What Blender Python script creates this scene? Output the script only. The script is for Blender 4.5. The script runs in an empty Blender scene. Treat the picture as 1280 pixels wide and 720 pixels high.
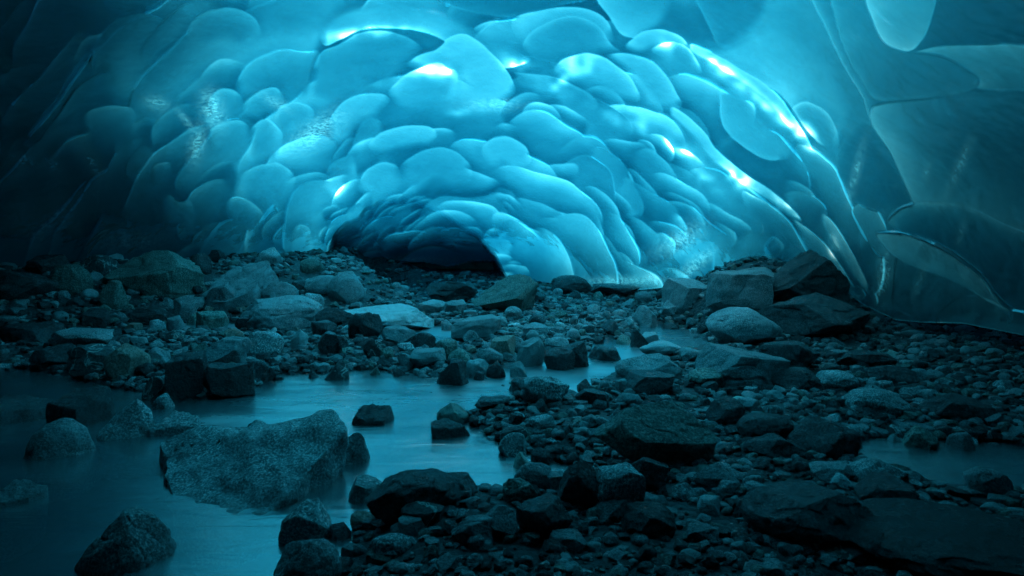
import bpy, bmesh, math, random
import numpy as np

scene = bpy.context.scene
COL = scene.collection
rng = np.random.default_rng(7)
PI = math.pi

# ------------------------------------------------------------------ camera
F = 834.0                      # focal length in pixels of the 1280 px wide photograph
CAM = np.array([0.0, 0.0, 1.5])
PITCH = math.atan(60 / F)
FW = np.array([0, math.cos(PITCH), -math.sin(PITCH)])
UP = np.array([0, math.sin(PITCH), math.cos(PITCH)])
cd = bpy.data.cameras.new('camera'); cam = bpy.data.objects.new('camera', cd); COL.objects.link(cam)
cam.location = CAM; cam.rotation_euler = (PI / 2 - PITCH, 0, 0)
cd.sensor_width = 36; cd.lens = 36 * F / 1280; cd.clip_end = 500; cd.clip_start = 0.05
scene.camera = cam

def ray(px, py):
    d = FW + np.array([1., 0, 0]) * ((px - 640) / F) + UP * ((360 - py) / F)
    return d
def project(P):
    v = P - CAM
    d = v @ FW
    return 640 + F * v[..., 0] / d, 360 - F * (v @ UP) / d, d

# ------------------------------------------------------------------ noise
_tab = np.random.default_rng(11).random(65536).astype(np.float64)
def _h(i, j, k):
    return _tab[((i * 73856093) ^ (j * 19349663) ^ (k * 83492791)) & 65535]
def vnoise(P):
    f = np.floor(P).astype(np.int64); t = P - f; t = t * t * (3 - 2 * t)
    i, j, k = f[..., 0], f[..., 1], f[..., 2]; x, y, z = t[..., 0], t[..., 1], t[..., 2]
    r = 0
    for a in (0, 1):
        for b in (0, 1):
            for c in (0, 1):
                r = r + _h(i + a, j + b, k + c) * (x if a else 1 - x) * (y if b else 1 - y) * (z if c else 1 - z)
    return r * 2 - 1
def fbm(P, o=4):
    r = 0; a = 1.0; s = 0
    for n in range(o):
        r = r + a * vnoise(P * (2 ** n) + 17.3 * n); s += a; a *= 0.5
    return r / s
def smooth(a, b, x):
    t = np.clip((x - a) / (b - a), 0, 1); return t * t * (3 - 2 * t)

# ------------------------------------------------------------------ mesh helpers
def mesh_from(name, V, Fc, mat=None, smooth_=True):
    V = np.asarray(V, np.float32); Fc = np.asarray(Fc, np.int32)
    m = bpy.data.meshes.new(name); k = Fc.shape[1]
    m.vertices.add(len(V)); m.vertices.foreach_set('co', V.ravel())
    m.loops.add(Fc.size); m.loops.foreach_set('vertex_index', Fc.ravel())
    m.polygons.add(len(Fc)); m.polygons.foreach_set('loop_start', np.arange(0, Fc.size, k, dtype=np.int32))
    m.polygons.foreach_set('loop_total', np.full(len(Fc), k, np.int32))
    m.polygons.foreach_set('use_smooth', np.full(len(Fc), smooth_, bool))
    m.update(calc_edges=True)
    if mat: m.materials.append(mat)
    return m
def link(name, m, parent=None):
    o = bpy.data.objects.new(name, m); COL.objects.link(o)
    if parent: o.parent = parent
    return o
def tag(o, label, cat, group=None, kind=None):
    if label: o['label'] = label
    if cat: o['category'] = cat
    if group: o['group'] = group
    if kind: o['kind'] = kind
    return o
def grid_faces(nr, nc):
    i = np.arange(nr * nc).reshape(nr, nc)
    return np.stack([i[:-1, :-1], i[:-1, 1:], i[1:, 1:], i[1:, :-1]], -1).reshape(-1, 4)

# ------------------------------------------------------------------ materials
class Nodes:
    def __init__(s, name):
        s.m = bpy.data.materials.new(name); s.m.use_nodes = True
        s.t = s.m.node_tree; s.t.nodes.clear()
        s.out = s.n('ShaderNodeOutputMaterial')
    def n(s, typ, **kw):
        nd = s.t.nodes.new(typ)
        for k, v in kw.items():
            if k.startswith('_'): setattr(nd, k[1:], v)
            else:
                key = k.replace('__', ' ')
                nd.inputs[key].default_value = v
        return nd
    def l(s, a, b): s.t.links.new(a, b)
    def math(s, op, a, b=None, c=None, clamp=False):
        nd = s.t.nodes.new('ShaderNodeMath'); nd.operation = op; nd.use_clamp = clamp
        for i, v in enumerate((a, b, c)):
            if v is None: continue
            if isinstance(v, (int, float)): nd.inputs[i].default_value = v
            else: s.l(v, nd.inputs[i])
        return nd.outputs[0]
    def ramp(s, fac, stops, interp='LINEAR'):
        nd = s.t.nodes.new('ShaderNodeValToRGB'); nd.color_ramp.interpolation = interp
        e = nd.color_ramp.elements
        while len(e) > 1: e.remove(e[0])
        e[0].position = stops[0][0]; e[0].color = (*stops[0][1], 1)
        for p, c in stops[1:]:
            x = e.new(p); x.color = (*c, 1)
        s.l(fac, nd.inputs[0]); return nd.outputs[0]
    def mix(s, fac, a, b, blend='MIX'):
        nd = s.t.nodes.new('ShaderNodeMix'); nd.data_type = 'RGBA'; nd.blend_type = blend
        for i, v in ((0, fac), (6, a), (7, b)):
            if isinstance(v, (int, float)): nd.inputs[i].default_value = v
            elif isinstance(v, tuple): nd.inputs[i].default_value = (*v, 1)
            else: s.l(v, nd.inputs[i])
        return nd.outputs[2]
    def noise(s, vec, scale, detail=4, rough=0.55, dist=0.0):
        nd = s.n('ShaderNodeTexNoise', Scale=scale, Detail=detail, Roughness=rough, Distortion=dist)
        if vec is not None: s.l(vec, nd.inputs['Vector'])
        return nd.outputs['Fac']

def ice_material():
    N = Nodes('glacier_ice')
    thick = N.n('ShaderNodeAttribute', _attribute_name='painted_shade').outputs['Fac']  # hand-painted light and dark, read as an absorption depth
    frost = N.n('ShaderNodeAttribute', _attribute_name='frost').outputs['Fac']
    geo = N.n('ShaderNodeNewGeometry').outputs['Position']
    # absorption (red goes first) over a depth painted by hand as light and dark
    comb = N.n('ShaderNodeCombineColor')
    n1 = N.noise(geo, 1.3, 5, .6)
    n2 = N.noise(geo, 7., 9, .7); n3 = N.noise(geo, .55, 3, .5)
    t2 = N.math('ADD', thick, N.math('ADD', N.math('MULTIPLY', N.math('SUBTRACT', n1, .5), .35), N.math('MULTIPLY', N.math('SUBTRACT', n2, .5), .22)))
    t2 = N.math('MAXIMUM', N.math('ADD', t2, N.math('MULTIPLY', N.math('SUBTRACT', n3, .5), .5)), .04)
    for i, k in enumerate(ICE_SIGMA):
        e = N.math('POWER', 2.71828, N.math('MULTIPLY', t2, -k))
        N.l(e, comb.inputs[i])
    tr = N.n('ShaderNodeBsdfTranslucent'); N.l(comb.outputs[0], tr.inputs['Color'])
    cloud = N.noise(geo, 2.2, 8, .65)
    dcol = N.mix(N.math('MULTIPLY', cloud, .6), (.12, .44, .52), (.24, .62, .68))
    df = N.n('ShaderNodeBsdfDiffuse', Roughness=.3); N.l(dcol, df.inputs['Color'])
    # rime frost on the surface
    fn = N.noise(geo, 12, 11, .8)
    fm = N.math('MULTIPLY', frost, N.ramp(fn, [(.42, (0, 0, 0)), (.72, (1, 1, 1))]))
    fr = N.n('ShaderNodeBsdfDiffuse', Color=(.72, .86, .90, 1), Roughness=.6)
    b = N.n('ShaderNodeBump', Strength=.16, Distance=.03)
    bn = N.math('ADD', N.noise(geo, 5, 6, .6), N.math('MULTIPLY', fm, .6))
    N.l(bn, b.inputs['Height'])
    gl = N.n('ShaderNodeBsdfGlossy', Color=(1, 1, 1, 1), Roughness=.26)
    for nd in (tr, df, gl, fr): N.l(b.outputs[0], nd.inputs['Normal'])
    m1 = N.n('ShaderNodeMixShader', Fac=ICE_DIFF); N.l(tr.outputs[0], m1.inputs[1]); N.l(df.outputs[0], m1.inputs[2])
    m2 = N.n('ShaderNodeMixShader'); N.l(N.math('MULTIPLY', fm, .95), m2.inputs[0]); N.l(m1.outputs[0], m2.inputs[1])
    ft = N.n('ShaderNodeBsdfTranslucent', Color=(.10, .62, .74, 1)); fx = N.n('ShaderNodeMixShader', Fac=.5); N.l(fr.outputs[0], fx.inputs[1]); N.l(ft.outputs[0], fx.inputs[2]); N.l(fx.outputs[0], m2.inputs[2])
    fz = N.n('ShaderNodeFresnel', IOR=1.31); N.l(b.outputs[0], fz.inputs['Normal'])
    m3 = N.n('ShaderNodeMixShader'); N.l(N.math('MULTIPLY', fz.outputs[0], .42), m3.inputs[0]); N.l(m2.outputs[0], m3.inputs[1]); N.l(gl.outputs[0], m3.inputs[2])
    N.l(m3.outputs[0], N.out.inputs[0])
    return N.m

def rock_material(name, dark, light, speck, speck_amt, speck_scale, rough=.5, vein=None, vein_amt=0., band=0.):
    N = Nodes(name)
    tc = N.n('ShaderNodeTexCoord').outputs['Object']
    oi = N.n('ShaderNodeObjectInfo').outputs['Random']
    off = N.n('ShaderNodeVectorMath', _operation='ADD')
    N.l(tc, off.inputs[0])
    cx = N.n('ShaderNodeCombineXYZ'); N.l(N.math('MULTIPLY', oi, 37.), cx.inputs[0]); N.l(N.math('MULTIPLY', oi, 91.), cx.inputs[2])
    N.l(cx.outputs[0], off.inputs[1])
    p = off.outputs[0]
    base = N.mix(N.ramp(N.noise(p, 4.5, 7, .65), [(.3, (0, 0, 0)), (.7, (1, 1, 1))]), dark, light)
    if band:
        w = N.n('ShaderNodeTexWave', Scale=9, Distortion=7, Detail=4); w.inputs['Detail Scale'].default_value = 2.0
        N.l(p, w.inputs['Vector'])
        base = N.mix(N.math('MULTIPLY', w.outputs['Fac'], band), base, tuple(c * .35 for c in dark))
    sp = N.noise(p, speck_scale, 3, .8)
    sm = N.ramp(sp, [(.46, (0, 0, 0)), (.60, (1, 1, 1))])
    patch = N.ramp(N.noise(p, 2.3, 4, .6), [(.3, (.25, .25, .25)), (.65, (1, 1, 1))])
    col = N.mix(N.math('MULTIPLY', N.math('MULTIPLY', sm, speck_amt), patch), base, speck)
    sp2 = N.ramp(N.noise(p, speck_scale * 1.35, 2, .7), [(.56, (0, 0, 0)), (.66, (1, 1, 1))])
    col = N.mix(N.math('MULTIPLY', sp2, .75), col, tuple(c * .3 for c in dark))
    if vein:
        vn = N.noise(p, 2.1, 5, .6, 1.2)
        vv = N.math('SUBTRACT', 1., N.math('MULTIPLY', N.math('ABSOLUTE', N.math('SUBTRACT', vn, .5)), 55.), clamp=True)
        col = N.mix(N.math('MULTIPLY', vv, vein_amt), col, vein)
    val = N.math('ADD', .95, N.math('MULTIPLY', oi, .75))
    hs = N.n('ShaderNodeHueSaturation'); N.l(val, hs.inputs['Value']); N.l(col, hs.inputs['Color'])
    pb = N.n('ShaderNodeBsdfPrincipled')
    N.l(hs.outputs[0], pb.inputs['Base Color'])
    rr = N.math('ADD', rough - .14, N.math('MULTIPLY', N.noise(p, 7, 4), .3)); N.l(rr, pb.inputs['Roughness'])
    b = N.n('ShaderNodeBump', Strength=1., Distance=.05)
    hh = N.math('ADD', N.noise(p, 11, 11, .74), N.math('MULTIPLY', sp, .12)); N.l(hh, b.inputs['Height'])
    N.l(b.outputs[0], pb.inputs['Normal'])
    N.l(pb.outputs[0], N.out.inputs[0])
    return N.m

def ground_material():
    N = Nodes('silt_and_grit')
    p = N.n('ShaderNodeNewGeometry').outputs['Position']
    c = N.ramp(N.noise(p, 9, 9, .75), [(.3, (.025, .028, .03)), (.55, (.07, .075, .078)), (.75, (.16, .165, .165))])
    vo = N.n('ShaderNodeTexVoronoi', Scale=16); N.l(p, vo.inputs['Vector'])
    c = N.mix(.5, c, N.ramp(vo.outputs['Color'], [(.2, (.03, .03, .03)), (.8, (.17, .18, .18))]))
    pb = N.n('ShaderNodeBsdfPrincipled', Roughness=.6); N.l(c, pb.inputs['Base Color'])
    b = N.n('ShaderNodeBump', Strength=.8, Distance=.05)
    hh = N.math('ADD', N.math('MULTIPLY', vo.outputs['Distance'], -1.), N.noise(p, 30, 6, .7)); N.l(hh, b.inputs['Height'])
    N.l(b.outputs[0], pb.inputs['Normal']); N.l(pb.outputs[0], N.out.inputs[0])
    return N.m

def water_material():
    N = Nodes('silty_meltwater')
    p = N.n('ShaderNodeNewGeometry').outputs['Position']
    mp = N.n('ShaderNodeMapping'); mp.inputs['Rotation'].default_value = (0, 0, math.radians(25)); mp.inputs['Scale'].default_value = (.55, 1.7, 1)
    N.l(p, mp.inputs[0]); v = mp.outputs[0]
    foam = N.n('ShaderNodeAttribute', _attribute_name='foam').outputs['Fac']
    fn = N.ramp(N.noise(v, 5, 6, .6, 1.5), [(.35, (0, 0, 0)), (.75, (1, 1, 1))])
    ff = N.math('MULTIPLY', foam, N.math('ADD', .35, N.math('MULTIPLY', fn, .65)), clamp=True)
    silt = N.ramp(N.noise(v, 1.1, 5, .6, .8), [(.3, (.045, .075, .085)), (.7, (.13, .18, .19))])
    col = N.mix(ff, silt, (.72, .76, .78))
    b = N.n('ShaderNodeBump', Strength=.16, Distance=.05)
    N.l(N.noise(v, 3.5, 5, .55, 1.0), b.inputs['Height'])
    df = N.n('ShaderNodeBsdfDiffuse'); N.l(col, df.inputs['Color'])
    tr = N.n('ShaderNodeBsdfTransparent', Color=(.5, .72, .76, 1))
    mx = N.n('ShaderNodeMixShader'); N.l(N.math('ADD', .66, N.math('MULTIPLY', ff, .3), clamp=True), mx.inputs[0]); N.l(tr.outputs[0], mx.inputs[1]); N.l(df.outputs[0], mx.inputs[2])
    gl = N.n('ShaderNodeBsdfGlossy', Color=(1, 1, 1, 1)); N.l(N.math('ADD', .24, N.math('MULTIPLY', ff, .4)), gl.inputs['Roughness']); N.l(b.outputs[0], gl.inputs['Normal'])
    fz = N.n('ShaderNodeFresnel', IOR=1.33); N.l(b.outputs[0], fz.inputs['Normal'])
    m2 = N.n('ShaderNodeMixShader'); N.l(N.math('MULTIPLY', fz.outputs[0], .5), m2.inputs[0]); N.l(mx.outputs[0], m2.inputs[1]); N.l(gl.outputs[0], m2.inputs[2])
    N.l(m2.outputs[0], N.out.inputs[0])
    return N.m

def cover_material():
    N = Nodes('light_blocker_grey')  # dull grey for the unseen sheet added to block daylight
    p = N.n('ShaderNodeNewGeometry').outputs['Position']
    c = N.ramp(N.noise(p, .5, 6, .6), [(.3, (.12, .14, .15)), (.7, (.3, .33, .35))])
    pb = N.n('ShaderNodeBsdfPrincipled', Roughness=.9); N.l(c, pb.inputs['Base Color'])
    N.l(pb.outputs[0], N.out.inputs[0]); return N.m

ICE_SIGMA = (3.2, 1.40, 1.14)
ICE_DIFF = .15
M_ICE = ice_material()
M = {
 'granite': rock_material('speckled_granite', (.09, .095, .095), (.32, .33, .33), (.88, .89, .89), 1., 62, .5),
 'grey':    rock_material('grey_granite', (.06, .068, .07), (.30, .32, .325), (.62, .64, .64), .7, 70, .42),
 'pale':    rock_material('pale_granite', (.22, .24, .24), (.50, .52, .52), (.66, .68, .68), .5, 75, .5),
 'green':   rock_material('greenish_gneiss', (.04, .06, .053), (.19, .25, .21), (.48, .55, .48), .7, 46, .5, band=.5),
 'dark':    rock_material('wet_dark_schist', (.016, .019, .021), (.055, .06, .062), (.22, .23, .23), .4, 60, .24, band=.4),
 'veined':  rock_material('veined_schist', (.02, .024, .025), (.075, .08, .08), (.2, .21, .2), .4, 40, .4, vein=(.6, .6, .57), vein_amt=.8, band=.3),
 'pink':    rock_material('pinkish_granite', (.22, .12, .09), (.42, .27, .22), (.62, .50, .45), .7, 46, .55),
 'cream':   rock_material('cream_quartzite', (.45, .43, .38), (.65, .63, .56), (.75, .74, .7), .3, 30, .4),
}
M_GROUND, M_WATER, M_COVER = ground_material(), water_material(), cover_material()

# ------------------------------------------------------------------ ground
def poly_world(pts):
    out = []
    for px, py in pts:
        d = ray(px, py); t = -CAM[2] / d[2]; out.append((CAM + d * t)[:2])
    return np.array(out)
def sdist(X, Y, poly):       # >0 inside
    x, y = X.ravel(), Y.ravel(); ins = np.zeros(x.shape, bool); best = np.full(x.shape, 1e9)
    n = len(poly)
    for i in range(n):
        x1, y1 = poly[i]; x2, y2 = poly[(i + 1) % n]
        c = ((y1 > y) != (y2 > y)) & (x < (x2 - x1) * (y - y1) / ((y2 - y1) or 1e-9) + x1)
        ins ^= c
        dx, dy = x2 - x1, y2 - y1; L = dx * dx + dy * dy or 1e-9
        t = np.clip(((x - x1) * dx + (y - y1) * dy) / L, 0, 1)
        best = np.minimum(best, np.hypot(x - x1 - t * dx, y - y1 - t * dy))
    return np.where(ins, best, -best).reshape(X.shape)
WATER = [poly_world(p) for p in (
    [(-300, 452), (0, 456), (60, 466), (130, 482), (230, 500), (310, 492), (345, 468), (400, 466), (470, 462), (530, 470), (600, 470), (640, 474), (655, 492),
     (600, 508), (575, 520), (600, 535), (620, 550), (645, 562), (700, 575), (740, 590), (690, 606), (640, 612), (560, 606), (480, 606), (460, 640), (440, 668), (420, 790), (-300, 860)],
    [(600, 470), (625, 458), (690, 446), (735, 438), (745, 424), (800, 424), (850, 428), (880, 432), (850, 440), (800, 445), (775, 462), (745, 478), (725, 496), (690, 492), (640, 478)],
    [(795, 404), (850, 408), (885, 418), (890, 436), (845, 436), (800, 424)],
    [(-200, 416), (60, 420), (120, 414), (230, 402), (390, 404), (400, 412), (300, 416), (150, 424), (60, 438), (-200, 442)],
    [(465, 358), (540, 362), (548, 378), (480, 380), (455, 366)],
    [(440, 402), (500, 410), (560, 408), (580, 416), (570, 436), (520, 436), (470, 425)],
    [(1050, 552), (1120, 545), (1300, 556), (1500, 566), (1500, 620), (1180, 606), (1090, 582)])]
def ground_z(X, Y):
    X = np.asarray(X, float); Y = np.asarray(Y, float)
    sd = np.full(X.shape, -1e9)
    for w in WATER: sd = np.maximum(sd, sdist(X, Y, w))
    g = np.where(sd > 0, -np.minimum(sd * .35, .28) - .03, np.minimum(-sd * .3, .10) + .012)
    P = np.stack([X, Y, 0 * X], -1)
    land = smooth(-.1, .5, -sd)
    g = g + (.05 * fbm(P * .9, 3) + .03 * fbm(P * 3.1, 3)) * land
    D = np.hypot(X, Y)
    ang = np.degrees(np.arctan2(X, np.maximum(Y, .01)))
    # left bank climbs to the foot of the ice, right bank climbs under it
    g = g + .85 * smooth(12.4, 16.0, D) * smooth(6, 14, -ang) * land
    g = g + 1.0 * smooth(8.8, 13.5, D) * smooth(11, 20, ang) * (1 - smooth(25, 30, ang)) * land
    g = g + .06 * smooth(7.0, 9.0, D) * smooth(24, 30, ang)
    g = g + .25 * smooth(16, 22, D)
    return g
na, nd_ = 420, 300
aa = np.radians(np.concatenate([np.linspace(-180, -62, 40)[:-1], np.linspace(-62, 62, na - 80), np.linspace(62, 180, 42)[1:]]))
dd = np.concatenate([np.geomspace(.6, 26, nd_ - 12), np.geomspace(28, 140, 12)])
A, D = np.meshgrid(aa, dd)
X, Y = D * np.sin(A), D * np.cos(A)
V = np.stack([X, Y, ground_z(X, Y)], -1).reshape(-1, 3)
gm = mesh_from('riverbed', V, grid_faces(*A.shape)[:, ::-1], M_GROUND)
ground = tag(link('ground', gm), 'dark gravelly riverbed of grit and silt running across the cave floor', 'ground', kind='structure')

# water sheet (smooth, silty); foam marks the little rapids
ang = np.radians(np.linspace(-70, 70, 260)); wd = np.geomspace(1.0, 24, 260)
A, D = np.meshgrid(ang, wd); X, Y = D * np.sin(A), D * np.cos(A)
P = np.stack([X, Y, 0 * X], -1)
Z = .012 * fbm(P * np.array([1.2, 3.0, 1]), 3) * smooth(2, 6, D)
wm = mesh_from('stream', np.stack([X, Y, Z], -1).reshape(-1, 3), grid_faces(*A.shape)[:, ::-1], M_WATER)
px, py, _ = project(P)
foam = 0 * px
for (fx, fy, rx, ry, s) in ((705, 490, 34, 9, 1.0), (752, 462, 30, 8, .6), (540, 466, 16, 6, .8), (605, 478, 40, 10, .45), (497, 414, 22, 5, .8), (630, 470, 30, 8, .5),
                            (560, 414, 26, 6, .6), (215, 406, 40, 5, .55), (270, 409, 50, 5, .5), (60, 432, 70, 8, .25), (450, 500, 80, 18, .22), (560, 490, 70, 16, .25),
                            (300, 528, 60, 8, .3), (780, 445, 40, 10, .4), (690, 468, 60, 14, .45), (648, 576, 14, 5, .5), (330, 505, 60, 8, .2), (840, 420, 40, 10, .15)):
    foam = np.maximum(foam, s * np.exp(-((px - fx) / rx) ** 2 - ((py - fy) / ry) ** 2))
at = wm.attributes.new('foam', 'FLOAT', 'POINT'); at.data.foreach_set('value', foam.ravel().astype(np.float32))
water = tag(link('water', wm), 'smooth silty blue meltwater stream winding between the rocks', 'stream', kind='structure')

# ------------------------------------------------------------------ ice vault
STEP = 1.2
azd = np.arctan((np.arange(-190, 1471, STEP) - 640) / (F * 1.003))
az = np.concatenate([np.radians(np.arange(-180, np.degrees(azd[0]) - 1, 4)), azd, np.radians(np.arange(np.degrees(azd[-1]) + 1.5, 181, 4))])
az[-1] = PI
BOUND = np.array([(-400, 352), (0, 352), (405, 354), (414, 345), (424, 330), (440, 323), (480, 327), (530, 326), (560, 333), (590, 326), (618, 325), (632, 345), (690, 354), (760, 362),
                  (800, 362), (840, 358), (868, 350), (900, 343), (940, 335), (973, 326), (990, 326), (1013, 335), (1053, 354), (1071, 374), (1100, 389), (1124, 400), (1160, 403), (1209, 404), (1280, 418), (1470, 450)], float)
colpx = 640 + F * 1.003 * np.tan(np.clip(az, -1.2, 1.2))
bpy_ = np.interp(colpx, BOUND[:, 0], BOUND[:, 1])
inview = np.abs(az) < .95
d3 = FW[None] + np.array([1., 0, 0])[None] * ((colpx - 640) / F)[:, None] + UP[None] * ((360 - bpy_) / F)[:, None]
eb = np.where(inview, np.arctan2(d3[:, 2], np.hypot(d3[:, 0], d3[:, 1])), np.radians(-7))
NR = 420
e_top = np.radians(27)
rr = np.linspace(0, 1, NR)
E = eb[:, None] * (1 - rr)[None] + e_top * rr[None]
E = np.concatenate([E, np.radians(np.linspace(28, 89.9, 30))[None].repeat(len(az), 0)], 1).T   # rows x cols
A = np.broadcast_to(az[None], E.shape)
DIR = np.stack([np.sin(A) * np.cos(E), np.cos(A) * np.cos(E), np.sin(E)], -1)
EC, ES = np.array([-2.5, 3.0, 0.0]), np.array([9.6, 17.0, 4.9])
def hit_vault(dirs):
    o = (CAM - EC) / ES; d = dirs / ES
    a = (d * d).sum(-1); b = (d * o).sum(-1); c = (o * o).sum(-1) - 1
    return (-b + np.sqrt(b * b - a * c)) / a
R = hit_vault(DIR)
Pb = CAM + DIR * R[..., None]
R = R * (1 + .035 * fbm(Pb * .25, 2))
R = R * (1 - .17 * smooth(.30, .72, A) * (1 - smooth(.9, 1.4, A)))
PX, PY, PD = project(CAM + DIR * R[..., None])
PX = np.where((PD > .5) & (np.abs(A) < .95), PX, -9999.)
# the low dark alcove at the back: a deeper hollow behind a lip
ALC = [(412, 350), (415, 318), (420, 296), (432, 276), (455, 258), (490, 248), (528, 251), (556, 262), (580, 280), (602, 300), (622, 320), (634, 350)]
_q = np.stack([PX / 30, PY / 30, 0 * PX], -1)
sdA = sdist(PX + 9 * fbm(_q, 3), PY + 9 * fbm(_q + 40, 3), np.array(ALC, float))
alc = smooth(-1.5, 4.5, sdA)
Nb = -(Pb - EC) / (ES ** 2); Nb /= np.linalg.norm(Nb, axis=-1, keepdims=True)
DISP = .18 * Nb - .82 * DIR; DISP /= np.linalg.norm(DISP, axis=-1, keepdims=True)
mpp = R / F                        # metres per photo pixel on the vault
H = 1.5 * mpp * fbm(np.stack([PX / 40, PY / 40, 0 * PX], -1), 3)
TH = np.full(H.shape, 1.0)         # painted light and dark: higher lets less daylight through
TINT = np.zeros(H.shape)
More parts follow.
